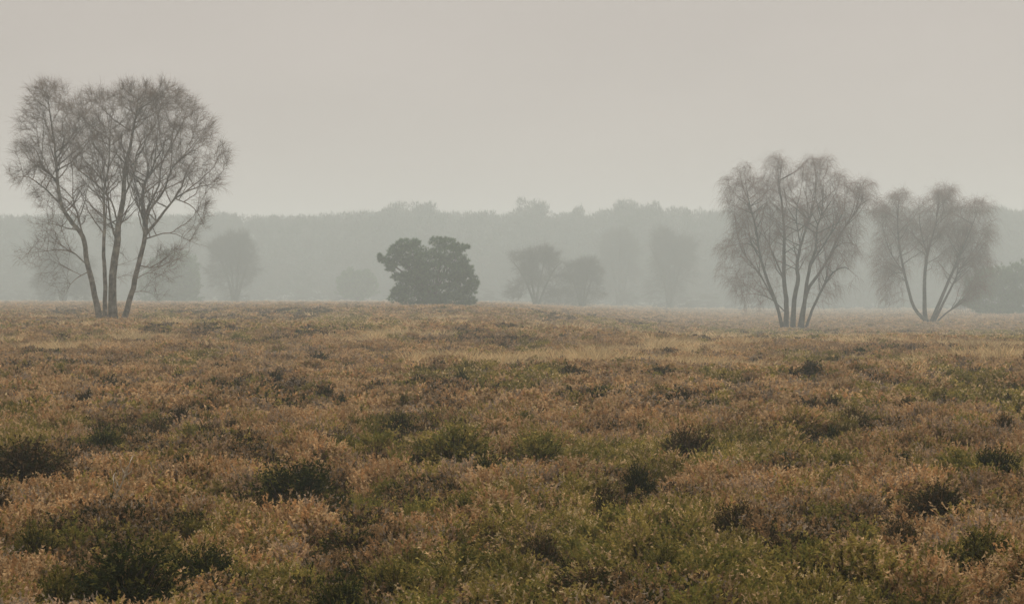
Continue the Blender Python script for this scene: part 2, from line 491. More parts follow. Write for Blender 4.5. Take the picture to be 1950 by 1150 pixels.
MID = [  # smaller, farther clumps that nothing tells apart
    (166, 778, 50, 28), (203, 744, 48, 22), (108, 740, 40, 22), (51, 722, 30, 20), (302, 710, 26, 20), (418, 711, 40, 20), (339, 729, 26, 14), (408, 748, 34, 18), (457, 746, 30, 22),
    (397, 771, 32, 16), (251, 765, 60, 24), (618, 769, 46, 26), (653, 774, 22, 16), (563, 751, 60, 22), (720, 777, 34, 20), (344, 815, 36, 34), (605, 694, 44, 18), (665, 703, 30, 12),
    (854, 679, 46, 16), (406, 634, 34, 11), (482, 626, 20, 8), (115, 657, 44, 16), (51, 675, 24, 10), (161, 708, 40, 15), (521, 659, 22, 8), (768, 668, 18, 10), (780, 703, 22, 13),
    (46, 625, 60, 10), (318, 630, 16, 6), (362, 619, 20, 7), (579, 633, 18, 7), (680, 659, 22, 8), (344, 685, 24, 9), (251, 690, 40, 14), (32, 742, 16, 12), (520, 735, 40, 14),
    (1088, 727, 64, 26), (1037, 692, 28, 11), (1071, 702, 18, 12), (1348, 661, 40, 13), (1412, 647, 30, 9), (1546, 734, 52, 26), (1592, 713, 46, 20), (1487, 722, 28, 15), (1263, 727, 60, 24),
    (1265, 795, 50, 24), (1304, 778, 28, 20), (1348, 786, 40, 18), (1470, 764, 30, 22), (1541, 788, 52, 22), (1589, 788, 34, 30), (1653, 757, 34, 20), (1672, 735, 34, 18), (1857, 729, 38, 26),
    (1896, 744, 44, 18), (1921, 782, 34, 26), (1799, 787, 50, 18), (1224, 836, 38, 26), (1280, 852, 34, 26), (1424, 812, 40, 22), (1390, 758, 36, 14), (1628, 838, 58, 32), (1585, 846, 26, 18),
    (1697, 856, 34, 28), (1799, 850, 44, 26), (1911, 858, 40, 30), (1853, 677, 34, 12), (1719, 674, 30, 10), (1448, 697, 46, 14), (1029, 796, 40, 20), (1209, 781, 30, 16), (940, 770, 36, 20),
    (880, 740, 30, 15), (980, 800, 40, 22), (820, 800, 36, 20), (930, 700, 30, 11), (740, 720, 28, 13), (1150, 760, 36, 15), (1180, 690, 30, 10), (300, 830, 44, 22), (60, 800, 46, 20),
    (520, 800, 40, 20), (760, 830, 44, 20), (1740, 720, 30, 13), (1790, 745, 30, 13), (1730, 790, 36, 18), (1500, 680, 28, 9), (1640, 680, 30, 9), (1905, 690, 34, 11), (1560, 650, 30, 8),
]

CLEAR = []
for _q in NEAR + MID:
    _x, _d = on_heath(_q[0], _q[1], .06)
    _w = _q[2] * _d / F * 1.05
    CLEAR.append((_x, _d + _w * .25, _w))
CLEAR = np.array(CLEAR)

near = LODset('near', 1.35, 20, .0145, .0085)
mid = LODset('middle', .8, 13, .024, .017)
farp = LODset('far', .42, 9, .045, .034)
cover('near_heather', 'brown and olive heather carpet across the foreground', 7.5, 30, lambda y: .192 + .002 * y, near, lambda y: 1.0 + .008 * y, 101)
cover('middle_heather', 'tan brown heather carpet in the middle distance', 30, 85, lambda y: .27 + .0022 * (y - 30), mid, lambda y: 1.24 + .006 * (y - 30), 102)
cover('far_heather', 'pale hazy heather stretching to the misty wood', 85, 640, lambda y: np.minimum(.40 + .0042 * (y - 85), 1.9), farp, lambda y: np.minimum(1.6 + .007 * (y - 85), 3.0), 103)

# ------------------------------------------------------------------ trees
def tube(path, radii, sides, cap=True):
    """a tapered tube along a path: verts and quad faces"""
    P = np.asarray(path, float); R = np.asarray(radii, float)
    n = len(P)
    T = np.gradient(P, axis=0); T = unit(T)
    ref = np.array([.31, .93, .17])
    vs = []
    for i in range(n):
        a = np.cross(T[i], ref); a /= max(np.linalg.norm(a), 1e-6)
        b = np.cross(T[i], a)
        ang = np.linspace(0, 2 * np.pi, sides, endpoint=False)
        vs.append(P[i] + R[i] * (np.cos(ang)[:, None] * a + np.sin(ang)[:, None] * b))
    v = np.concatenate(vs)
    i = np.arange(n - 1)[:, None] * sides; j = np.arange(sides)[None, :]; j2 = (j + 1) % sides
    f = np.stack([i + j, i + j2, i + sides + j2, i + sides + j], -1).reshape(-1, 4)
    return v, f

def twig_tubes(P, R):
    """P: (n, k, 3) twig centre lines, R: (n, k) radii -> three-sided tubes, one array"""
    n, k, _ = P.shape
    d = unit(P[:, -1] - P[:, 0])
    ref = np.where(np.abs(d[:, 2:3]) > .9, np.array([[1., 0, 0]]), np.array([[0, 0, 1.]]))
    a = unit(np.cross(d, ref)); b = np.cross(d, a)
    ang = np.array([0, 2.094, 4.189])
    ring = np.cos(ang)[None, :, None] * a[:, None, :] + np.sin(ang)[None, :, None] * b[:, None, :]
    V = P[:, :, None, :] + R[:, :, None, None] * ring[:, None, :, :]
    V = V.reshape(-1, 3)
    base = (np.arange(n)[:, None, None] * k + np.arange(k - 1)[None, :, None]) * 3
    j = np.arange(3)[None, None, :]; j2 = (j + 1) % 3
    Fq = np.stack([base + j, base + j2, base + 3 + j2, base + 3 + j], -1).reshape(-1, 4)
    return V, Fq

def colonise(rng, seeds, attractors, step, kill, influence, iters=90, tropism=(0, 0, .1)):
    """space colonisation from the traced limbs into the crown; returns nodes, parents"""
    nodes = [np.array(p) for p, _ in seeds]; parent = [q for _, q in seeds]
    N = np.array(nodes)
    A = attractors.copy()
    D = np.full(len(A), 1e9); NI = np.zeros(len(A), int)
    def upd(new_idx):
        nonlocal D, NI
        for s in range(0, len(new_idx), 256):
            ii = new_idx[s:s + 256]
            Q = N[ii]
            dd = np.linalg.norm(A[:, None, :] - Q[None], axis=2)
            m = dd.argmin(1); v = dd[np.arange(len(A)), m]
            b = v < D
            D = np.where(b, v, D); NI = np.where(b, np.array(ii)[m], NI)
    upd(list(range(len(N))))
    tr = np.array(tropism)
    for it in range(iters):
        if len(A) == 0: break
        act = D < influence
        if not act.any(): break
        acc = {}
        dirs = unit(A - N[NI])
        ids = NI[act]; dv = dirs[act]
        u, inv = np.unique(ids, return_inverse=True)
        S = np.zeros((len(u), 3)); np.add.at(S, inv, dv)
        S = unit(S) + tr + rng.normal(0, .14, S.shape)
        new = N[u] + unit(S) * step
        # do not repeat a node that is already there
        start = len(N)
        N = np.concatenate([N, new]); parent += list(u)
        upd(list(range(start, len(N))))
        keep = D > kill
        A = A[keep]; D = D[keep]; NI = NI[keep]
    return N, np.array(parent)

def ellipsoid_points(rng, blobs):
    out = []
    for (c, r, n) in blobs:
        v = unit(rng.normal(size=(n, 3))) * (rng.uniform(0, 1, (n, 1)) ** (1 / 2.2))
        out.append(np.array(c) + v * np.array(r))
    return np.concatenate(out)

def jitter_path(rng, pts, amp, sub=4):
    """a hand-traced limb made into a smooth, slightly crooked path"""
    P = np.array(pts, float)
    n = len(P)
    out = []
    for i in range(n - 1):
        p0 = P[max(i - 1, 0)]; p1 = P[i]; p2 = P[i + 1]; p3 = P[min(i + 2, n - 1)]
        for k in range(sub):
            t = k / sub
            out.append(.5 * ((2 * p1) + (-p0 + p2) * t + (2 * p0 - 5 * p1 + 4 * p2 - p3) * t * t + (-p0 + 3 * p1 - 3 * p2 + p3) * t ** 3))
    out.append(P[-1])
    out = np.array(out)
    j = rng.normal(0, amp, out.shape); j[0] = 0
    return out + j

def bare_tree(name, loc, limbs, blobs, seed, mats, label, cat='tree', group=None, base_r=.2, step=.28, kill=.42, influence=2.4,
              twigs=9, twig_len=.55, twig_r=.0055, weep=0.0, up=.5, trunk_min=.035, tip_r=.0065, spread=.75, fill=1.5, branchy=2.2, second=(.8, 2.8), topw=.8):
    """limbs: list of (points, parent limb index or None, base radius); coordinates in metres from the tree's foot"""
    rng = np.random.default_rng(seed)
    seeds = []; extra = []
    limb_nodes = []
    for li, (pts, par, br) in enumerate(limbs):
        path = jitter_path(rng, pts, .012)
        ids = []
        for i, p in enumerate(path):
            if i == 0:
                if par is None: q = -1
                else:
                    cand = limb_nodes[par]
                    q = min(cand, key=lambda c: np.linalg.norm(seeds[c][0] - p))
            else: q = ids[-1]
            seeds.append((p, q)); ids.append(len(seeds) - 1)
        limb_nodes.append(ids)
    A0 = ellipsoid_points(rng, [(c, r, max(4, q // 6)) for c, r, q in blobs])
    lo, hi = second
    for li in range(len(limbs)):
        ids = list(limb_nodes[li]); L = len(ids)
        ln = sum(np.linalg.norm(seeds[ids[k + 1]][0] - seeds[ids[k]][0]) for k in range(L - 1))
        for q in range(int(ln * branchy)):
            b = ids[int(L * rng.uniform(.34 if limbs[li][1] is None else .15, .93))]
            pb = seeds[b][0]
            v = A0 - pb; dist = np.linalg.norm(v, axis=1)
            ok = np.where((dist > lo) & (dist < hi) & (v[:, 2] > .48 * dist))[0]
            if len(ok) == 0: continue
            tgt = A0[rng.choice(ok)]
            dv = tgt - pb; dl = np.linalg.norm(dv)
            side = np.array([dv[0], dv[1], 0]) * .22
            pth = jitter_path(rng, [pb, pb + dv * .35 + side * .5, pb + dv * .7 + side * .5 + rng.normal(0, .06, 3) * dl, tgt], .015)
            nid = []
            r0 = .012 + .010 * dl
            for k, p in enumerate(pth[1:]):
                seeds.append((p, b if k == 0 else nid[-1])); nid.append(len(seeds) - 1)
            limb_nodes.append(nid); extra.append(r0)
    A = ellipsoid_points(rng, [(c, r, int(q * fill)) for c, r, q in blobs])
    N, par = colonise(rng, seeds, A, step, kill, influence)
    n = len(N)
    kids = [[] for _ in range(n)]
    for i in range(n):
        if par[i] >= 0: kids[par[i]].append(i)
    order = sorted(range(n), key=lambda i: -i)
    # children always have a larger index than their parent except across traced limbs: do a proper post-order
    post = []
    st = [i for i in range(n) if par[i] < 0]
    while st:
        i = st.pop(); post.append(i); st += kids[i]
    root = np.zeros(n, int)
    for i in post: root[i] = i if par[i] < 0 else root[par[i]]
    wgt = np.zeros(n)
    for i in reversed(post):
        wgt[i] = 1.0 if not kids[i] else sum(wgt[k] for k in kids[i])
    # grown wood follows the pipe model; traced limbs keep their own taper
    rad = np.maximum(tip_r, tip_r * wgt ** .47)
    for li, (pts, pr, br) in enumerate(limbs):
        L = len(limb_nodes[li])
        for k, i in enumerate(limb_nodes[li]):
            rad[i] = max(tip_r, br * (1 - k / L) ** (.85 if pr is None else .9))
            if pr is None and k < 3: rad[i] *= (1.28, 1.12, 1.04)[k]
    for q, r0 in enumerate(extra):
        ids = limb_nodes[len(limbs) + q]
        for k, i in enumerate(ids):
            rad[i] = max(tip_r, min(r0, rad[par[ids[0]]] * .8) * (1 - k / len(ids)) ** .8)
    first_grown = sum(len(q) for q in limb_nodes)
    traced = sum(len(q) for q in limb_nodes[:len(limbs)])
    for i in post:
        if i >= first_grown and par[i] >= 0: rad[i] = min(rad[i], rad[par[i]] * .92 + .001)
    # strands: follow the heaviest child
    strands = []
    st = [(i, None) for i in range(n) if par[i] < 0]
    while st:
        i, p = st.pop()
        ch = [p] if p is not None else []
        s = ch + [i]
        while kids[i]:
            ks = sorted(kids[i], key=lambda k: -rad[k] * 1000 - wgt[k])
            for k in ks[1:]: st.append((k, i))
            i = ks[0]; s.append(i)
        strands.append((s, p is not None))
    thick = {}; tv, tf, to = [], [], 0
    for s, has_p in strands:
        r = rad[s].copy()
        if has_p: r[0] = min(r[0], r[1] * 1.15)
        P = N[s]
        # thick run goes to the trunk it belongs to, thin rest to the crown
        m = int(np.argmax(r < trunk_min)) if (r < trunk_min).any() else len(s)
        if m >= 2:
            q = min(m + 1, len(s))
            v, f = tube(P[:q], r[:q], 9 if r[0] > .09 else 6)
            L = thick.setdefault(root[s[-1]], [[], [], 0])
            L[0].append(v); L[1].append(f + L[2]); L[2] += len(v)
            a = max(q - 1, 0)
        else: a = 0
        if len(s) - a >= 2:
            v, f = tube(P[a:], r[a:], 4 if r[a] > .02 else 3)
            tv.append(v); tf.append(f + to); to += len(v)
    # fine twigs on the thin wood
    centre = A.mean(0)
    thin = np.array([i for i in range(n) if i >= traced or rad[i] < .02], int)
    cell = np.floor(N[thin] / .7).astype(int)
    _, inv, cnt = np.unique(cell, axis=0, return_inverse=True, return_counts=True)
    pw = np.maximum(N[thin, 2], .3) ** topw / cnt[inv.ravel()] ** .6
    own = rng.choice(thin, twigs, p=pw / pw.sum())
    m = len(own)
    p0 = N[own] + rng.uniform(-.5, .5, (m, 1)) * (N[own] - N[np.maximum(par[own], 0)])
    grow = unit(N[own] - N[np.maximum(par[own], 0)])
    outw = N[own] - centre; outw[:, 2] *= .4; outw = unit(outw)
    d = unit(grow * .55 + outw * .35 + np.array([0, 0, up]) + rng.normal(0, spread, (m, 3)) * .75)
    Lt = twig_len * rng.uniform(.45, 1.25, m)
    k1 = p0 + d * (Lt * .45)[:, None]
    d2 = unit(d + rng.normal(0, .25, (m, 3)) + np.array([0, 0, -weep]))
    k2 = k1 + d2 * (Lt * .40)[:, None]
    d3 = unit(d2 + rng.normal(0, .3, (m, 3)) + np.array([0, 0, -weep * 1.6]))
    k3 = k2 + d3 * (Lt * (.35 + .45 * min(weep, 1)))[:, None]
    TP = np.stack([p0, k1, k2, k3], 1)
    TR = np.tile(np.array([1.0, .85, .65, .35]) * twig_r, (m, 1)) * rng.uniform(.8, 1.25, (m, 1))
    # side shoots
    sel = rng.random(m) < .8
    q0 = TP[sel, 1]; dd = unit(d[sel] + rng.normal(0, .7, (sel.sum(), 3)) + np.array([0, 0, -weep * .8]))
    q1 = q0 + dd * (Lt[sel] * .35)[:, None]
    q2 = q1 + unit(dd + np.array([0, 0, -weep * 1.5]) + rng.normal(0, .25, dd.shape)) * (Lt[sel] * .35)[:, None]
    v1, f1 = twig_tubes(TP, TR)
    v2, f2 = twig_tubes(np.stack([q0, q1, q2], 1), np.tile(np.array([.75, .6, .3]) * twig_r, (len(q0), 1)))
    # keep twigs above the heath
    for vv in (v1, v2): vv[:, 2] = np.maximum(vv[:, 2], .25)
    tv += [v1, v2]; tf += [f1 + to, f2 + to + len(v1)]
    o = empty(name, loc)
    tag(o, label, cat, group)
    for r0, (vl, fl, _) in thick.items():
        obj('trunk', mesh_np('trunk', np.concatenate(vl), np.concatenate(fl), mats[0], smooth=True), o)
    obj('crown', mesh_np('crown', np.concatenate(tv), np.concatenate(tf), mats[1], smooth=False), o)
    print(name, 'nodes', n, 'twigs', m, 'faces', sum(len(x) for x in tf))
    return o

def tracer(px0, py0, d, k, ox, oy):
    """crop coordinates (k times enlarged, corner ox, oy) -> metres from the foot pixel at distance d"""
    s = d / F
    def P(cx, cy, dy=0.0):
        return ((cx / k + ox - px0) * s, dy * DS, max((py0 - (cy / k + oy)) * s, -.35))
    def R(rx, ry, depth=None):
        a, b = rx / k * s, ry / k * s
        return (a, depth * DS if depth else (a + b) * .5, b)
    return P, R

def foot(px, py, top=.27):
    x, y = on_heath(px, py, top)
    return x, y

# ---- the tall many-stemmed birch on the left
DS = 1.0
x0, d0 = foot(208, 608)
P, R = tracer(208, 608 + 10, d0, 2.3, 0, 140)
limbs = [
    ([P(440, 1100), P(405, 940, .1), P(380, 830, .1), P(362, 725, 0), P(310, 655, -.2), P(275, 590, -.3), P(255, 480, -.2), P(246, 390, 0), P(226, 260, .3), P(212, 150, .2), P(205, 80, .2)], None, .165),
    ([P(492, 1100, .2), P(490, 900, .2), P(512, 760, .1), P(518, 680, 0), P(543, 560, -.2), P(550, 450, -.3), P(578, 300, -.1), P(600, 170, .1), P(605, 95, .2)], None, .235),
    ([P(466, 1100, -.3), P(465, 900, -.4), P(460, 780, -.5), P(468, 650, -.7), P(465, 540, -.8), P(486, 430, -.8), P(492, 300, -.6), P(498, 170, -.5)], None, .125),
    ([P(533, 1100, .3), P(570, 980, .3), P(600, 850, .4), P(630, 720, .5), P(622, 640, .6), P(614, 560, .7), P(626, 480, .8), P(660, 420, .8), P(676, 330, .7), P(692, 160, .5)], None, .165),
    ([P(630, 720, .5), P(700, 640, .2), P(770, 560, -.2), P(860, 515, -.5), P(950, 500, -.7)], 3, .09),
    ([P(632, 700, .5), P(655, 610, .1), P(720, 535, -.5), P(765, 430, -.9), P(822, 370, -1.0), P(900, 280, -1.2)], 3, .085),
    ([P(622, 640, .6), P(680, 500, 1.2), P(690, 400, 1.6), P(760, 260, 1.9), P(800, 150, 2.0)], 3, .07),
    ([P(512, 740, .1), P(480, 670, .5), P(455, 540, 1.0), P(440, 480, 1.2), P(390, 400, 1.5), P(345, 260, 1.8)], 1, .075),
    ([P(518, 680, 0), P(500, 580, -.8), P(440, 500, -1.2), P(350, 420, -1.6), P(330, 300, -1.7), P(320, 180, -1.7)], 1, .06),
    ([P(545, 560, -.2), P(600, 450, -.9), P(620, 360, -1.3), P(700, 240, -1.5), P(730, 120, -1.4)], 1, .06),
    ([P(275, 590, -.3), P(210, 520, -.6), P(140, 470, -.8), P(70, 470, -.9)], 0, .06),
    ([P(255, 480, -.2), P(190, 430, .5), P(140, 340, .9), P(90, 310, 1.2)], 0, .055),
    ([P(362, 725, 0), P(330, 620, .6), P(305, 560, 1.0), P(300, 440, 1.2), P(270, 320, 1.4)], 0, .06),
    ([P(378, 850, .1), P(320, 795, -.4), P(250, 785, -.8), P(120, 805, -1.2)], 0, .045),
    ([P(385, 880, .1), P(330, 920, -.5), P(295, 985, -.8)], 0, .028),
    ([P(350, 700, 0), P(260, 680, .7), P(150, 650, 1.2)], 0, .045),
    ([P(602, 850, .4), P(680, 862, .1), P(760, 830, -.5)], 3, .035),
    ([P(588, 910, .4), P(650, 885, .8), P(740, 910, 1.2)], 3, .026),
    ([P(580, 968, .4), P(645, 968, .5), P(685, 1005, .6)], 3, .018),
    ([P(632, 735, .5), P(730, 708, 1.0), P(835, 752, 1.4)], 3, .045),
    ([P(770, 560, -.2), P(850, 600, -.1), P(900, 690, .1)], 4, .04),
    ([P(512, 850, .1), P(560, 838, .3), P(600, 815, .6)], 1, .016),
    ([P(512, 905, .1), P(560, 895, -.3), P(600, 900, -.6)], 1, .014),
]
def B(cx, cy, rx, ry, n, dy=0, dep=None):
    return (P(cx, cy, dy), R(rx, ry, dep), n)
blobs = [
    B(215, 110, 95, 65, 150, .2, 1.3), B(160, 190, 70, 80, 90, .2, 1.2), B(360, 200, 70, 90, 120, 0, 1.6), B(440, 140, 80, 70, 130, 0, 1.8),
    B(590, 140, 110, 80, 300, 0, 2.0), B(720, 130, 90, 70, 220, 0, 1.8), B(820, 200, 80, 80, 140, 0, 1.6), B(890, 270, 60, 70, 90, 0, 1.4),
    B(960, 380, 50, 70, 90, -.4, 1.2), B(930, 490, 60, 50, 70, -.4, 1.1), B(700, 280, 150, 110, 170, 0, 2.0), B(460, 290, 120, 90, 140, 0, 2.0),
    B(800, 420, 130, 90, 120, 0, 1.8), B(380, 420, 90, 100, 70, 0, 1.6), B(560, 420, 110, 110, 70, 0, 1.8), B(270, 310, 90, 100, 110, .2, 1.4),
    B(110, 330, 55, 50, 60, .7, .9), B(100, 460, 60, 55, 75, -.6, 1.0), B(180, 440, 80, 80, 70, 0, 1.2), B(210, 560, 90, 60, 50, 0, 1.2),
    B(880, 620, 40, 90, 45, .2, .9), B(820, 720, 50, 45, 40, 1.0, .8), B(200, 680, 90, 50, 90, .8, 1.0), B(160, 800, 80, 55, 100, -.8, .9),
    B(270, 770, 70, 60, 40, -.5, .9), B(240, 900, 70, 60, 60, -.6, .7), B(300, 960, 35, 40, 20, -.6, .6), B(740, 820, 70, 60, 90, -.2, .9),
    B(690, 920, 60, 70, 30, .6, .8), B(430, 620, 70, 50, 25, 0, 1.2), B(680, 980, 25, 25, 10, .5, .4),
    B(560, 320, 420, 260, 300, 0, 2.4), B(170, 300, 110, 200, 60, 0, 1.3),
]
z0 = gz(x0, d0)
bare_tree('birch_tree', (x0, d0, z0), limbs, blobs, 11, (M_BARK, M_TWIG),
          'tall bare birch with several pale grey stems and a broad feathery crown, at the left', 'birch',
          twigs=25000, twig_len=.58, twig_r=.0042, topw=.75, weep=.12, up=.45, kill=.36, branchy=2.2)

# ---- the nearer weeping birch on the right
DS = 1.38
x1, d1 = foot(1515, 625)
P, R = tracer(1515, 625 + 8, d1, 3.108, 1340, 280)
limbs = [
    ([P(485, 1110), P(490, 950), P(478, 800, .2), P(480, 600, .4), P(478, 450, .5), P(452, 250, .4), P(440, 130, .3)], None, .19),
    ([P(530, 1110, .2), P(540, 920, .4), P(563, 800, .4), P(556, 720, .4), P(577, 600, .3), P(612, 480, .2), P(650, 350, 0), P(675, 150, 0)], None, .18),
    ([P(575, 1110, -.2), P(598, 880, -.5), P(622, 720, -.6), P(655, 620, -.7), P(662, 500, -.7), P(692, 400, -.6), P(705, 200, -.5)], None, .15),
    ([P(600, 1110), P(640, 980, -.2), P(700, 850, -.4), P(760, 760, -.5), P(830, 730, -.7), P(890, 780, -.9)], None, .11),
    ([P(565, 1110, .3), P(620, 880, .8), P(690, 770, 1.0), P(755, 670, 1.2), P(830, 520, 1.3), P(945, 355, 1.3), P(960, 270, 1.3)], None, .14),
    ([P(470, 1110, -.1), P(430, 960, -.5), P(360, 780, -.8), P(322, 650, -1.0), P(300, 500, -1.0), P(255, 330, -1.0), P(232, 170, -.9)], None, .13),
    ([P(490, 1000, 0), P(410, 920, .5), P(310, 885, .9), P(190, 900, 1.2)], 0, .05),
    ([P(322, 650, -1), P(250, 590, -1.2), P(120, 610, -1.4)], 5, .05),
    ([P(430, 960, -.5), P(330, 760, .2), P(240, 640, .6), P(200, 500, .9), P(190, 300, 1.0)], 5, .06),
    ([P(478, 800, .2), P(400, 600, 1.0), P(350, 450, 1.4), P(330, 260, 1.5)], 0, .06),
    ([P(577, 600, .3), P(540, 420, -.6), P(560, 300, -.9), P(575, 170, -1.0)], 1, .05),
    ([P(622, 720, -.6), P(720, 560, -1.2), P(800, 420, -1.4), P(830, 280, -1.4)], 2, .06),
    ([P(690, 770, 1.0), P(800, 600, .5), P(890, 590, .2), P(940, 660, 0)], 4, .04),
    ([P(945, 355, 1.3), P(1000, 320, 1.4), P(1040, 340, 1.5)], 4, .04),
]
blobs = [
    B(435, 125, 70, 55, 130, .3, 1.2), B(672, 130, 82, 62, 210, 0, 1.3), B(240, 160, 50, 35, 60, -.9, .8), B(185, 235, 75, 55, 110, 0, 1.0),
    B(330, 240, 70, 60, 100, .8, 1.2), B(460, 230, 110, 60, 170, .2, 1.5), B(580, 180, 60, 60, 80, -.6, 1.0), B(780, 200, 55, 45, 80, -.7, 1.0),
    B(920, 260, 95, 55, 170, .8, 1.2), B(1000, 325, 50, 45, 70, 1.2, .8), B(235, 430, 75, 90, 100, -.6, 1.2), B(640, 280, 90, 60, 80, 0, 1.4),
    B(820, 350, 90, 70, 80, 0, 1.4), B(120, 620, 65, 55, 60, -1.2, .8), B(210, 600, 90, 90, 80, 0, 1.2), B(220, 790, 90, 90, 70, .6, 1.0),
    B(300, 920, 90, 40, 40, .9, .8), B(400, 560, 100, 110, 80, .6, 1.4), B(880, 640, 70, 55, 55, .2, .9), B(720, 520, 110, 90, 70, 0, 1.4), 
    B(600, 650, 90, 90, 35, 0, 1.2), B(430, 380, 90, 60, 60, .3, 1.2),
    B(520, 420, 330, 200, 220, 0, 2.0), B(300, 780, 200, 160, 110, 0, 1.6), B(780, 640, 160, 130, 80, 0, 1.4), B(730, 880, 130, 80, 50, 0, 1.2), B(200, 700, 130, 220, 90, 0, 1.2), B(160, 330, 60, 70, 40, -.3, 1), B(850, 480, 110, 110, 50, .6, 1.2),
]
z1 = gz(x1, d1)
bare_tree('birch_tree', (x1, d1, z1), [(p, q, r * 1.3) for p, q, r in limbs], blobs, 12, (M_BARK_D, M_TWIG_R),
          'bare weeping birch with fanned dark stems and domed drooping twigs, nearer of the right pair', 'birch',
          topw=.35, twigs=17000, twig_len=.98, twig_r=.0056, weep=.8, up=.2, step=.4, kill=.5, influence=3.3, tip_r=.009, branchy=1.8, second=(1.1, 3.8))

# ---- the farther one beside it
DS = 1.42
x2, d2 = foot(1770, 612)
P, R = tracer(1770, 612 + 5, d2, 3.108, 1340, 280)
limbs = [
    ([P(1338, 1050), P(1250, 960, .2), P(1192, 750, .4), P(1160, 560, .5), P(1155, 400, .5), P(1165, 310, .5)], None, .16),
    ([P(1315, 1050, .2), P(1310, 850, .3), P(1325, 650, .2), P(1370, 480, 0), P(1395, 300, 0)], None, .19),
    ([P(1343, 1050, -.2), P(1420, 850, -.6), P(1490, 680, -.8), P(1532, 580, -.9), P(1610, 370, -1.0)], None, .16),
    ([P(1358, 1050, -.1), P(1445, 890, .4), P(1512, 760, .8), P(1525, 640, 1.0), P(1590, 480, 1.2)], None, .12),
    ([P(1370, 1050, 0), P(1450, 985, .4), P(1530, 935, .7), P(1640, 870, 1.0)], None, .08),
    ([P(1192, 750, .4), P(1100, 600, .8), P(1060, 400, 1.0)], 0, .06),
    ([P(1192, 750, .4), P(1110, 760, -.4), P(1060, 830, -.8)], 0, .05),
    ([P(1325, 650, .2), P(1270, 480, -.8), P(1260, 350, -1.0)], 1, .06),
    ([P(1370, 480, 0), P(1460, 400, .8), P(1500, 350, 1.0)], 1, .05),
    ([P(1512, 760, .8), P(1600, 620, .2), P(1690, 520, 0)], 3, .05),
]
blobs = [
    B(1170, 310, 65, 42, 120, .5, 1.2), B(1412, 285, 78, 50, 170, 0, 1.4), B(1605, 370, 90, 55, 170, -.6, 1.4), B(1290, 375, 80, 40, 90, -.6, 1.2),
    B(1060, 385, 60, 45, 80, .8, 1.1), B(1500, 360, 50, 40, 70, .8, 1.0), B(1680, 500, 50, 90, 80, 0, 1.0), B(1080, 560, 70, 110, 90, .7, 1.2),
    B(1180, 480, 90, 90, 80, .4, 1.4), B(1340, 480, 100, 90, 80, 0, 1.4), B(1540, 500, 90, 90, 90, 0, 1.4), B(1080, 830, 70, 90, 60, -.5, 1.0),
    B(1620, 860, 80, 60, 50, .9, 1.0), B(1120, 720, 70, 80, 50, 0, 1.0), B(1620, 640, 70, 80, 50, 0, 1.2), B(1430, 640, 90, 80, 30, 0, 1.0),
    B(1370, 500, 310, 170, 220, 0, 2.2), B(1120, 800, 110, 150, 70, 0, 1.4), B(1600, 720, 140, 150, 90, 0, 1.6), B(1060, 700, 60, 180, 50, .3, 1.0),
]
z2 = gz(x2, d2)
bare_tree('birch_tree', (x2, d2, z2), [(p, q, r * 1.3) for p, q, r in limbs], blobs, 13, (M_BARK_D, M_TWIG_R),
          'hazy bare weeping birch with widely splayed stems, farther of the right pair', 'birch',
          topw=.3, twigs=14000, twig_len=1.2, twig_r=.0068, weep=.8, up=.2, step=.5, kill=.62, influence=4.2, tip_r=.010, branchy=1.6, second=(1.2, 4.0))

# ---- bare trees standing off in the mist, traced more loosely
def misty_tree(px, py, half_w, top, label, seed, stems=4, weep=.1, crown_low=.0, mat=M_TWIG_FAR, dist=None, skew=0.0, group='bare trees fading in the mist', twigs=9000, topw=.1):
    if dist is None: x, d = foot(px, py, .2)
    else: x, d = px_dir(px) * dist, dist
    s = d / F
    z = gz(x, d)
    H = EYE + (HZ - top) * s - z
    Wd = half_w * s
    rng = np.random.default_rng(seed)
    limbs = []
    for k in range(stems):
        a = (k - (stems - 1) / 2) / max(1, (stems - 1) / 2) if stems > 1 else 0
        tip = (a * Wd * .72 + skew * Wd, rng.uniform(-.5, .5) * Wd, H * rng.uniform(.82, .95) * (1 - .18 * abs(a)))
        limbs.append(([(a * .15, 0, -.3), (a * Wd * .22 + rng.normal(0, .1), tip[1] * .3, H * .3), (a * Wd * .5 + skew * Wd * .5, tip[1] * .7, H * .6), tip], None, .030 * H / math.sqrt(max(1, stems / 2.5))))
    blobs = []
    for k in range(30):
        a = rng.uniform(-1, 1); h = rng.uniform(crown_low + .1, .95)
        wid = math.sqrt(max(0.12, 1 - ((h - .5) / .58) ** 2))
        blobs.append(((a * Wd * .75 * wid + skew * Wd, rng.uniform(-.7, .7) * Wd * wid, H * min(h, .97 - .16 * abs(a)) - .12 * H * .4), (Wd * .32, Wd * .32, H * .10), 42))
    return bare_tree('bare_tree', (x, d, z), limbs, blobs, seed, (M_BARK_D, mat), label, 'tree', group, topw=topw,
                     twigs=twigs, twig_len=.09 * H + .2, twig_r=.00115 * H, weep=weep, up=.3, step=.05 * H, kill=.075 * H, influence=.5 * H, branchy=14 / H, second=(.1 * H, .35 * H))

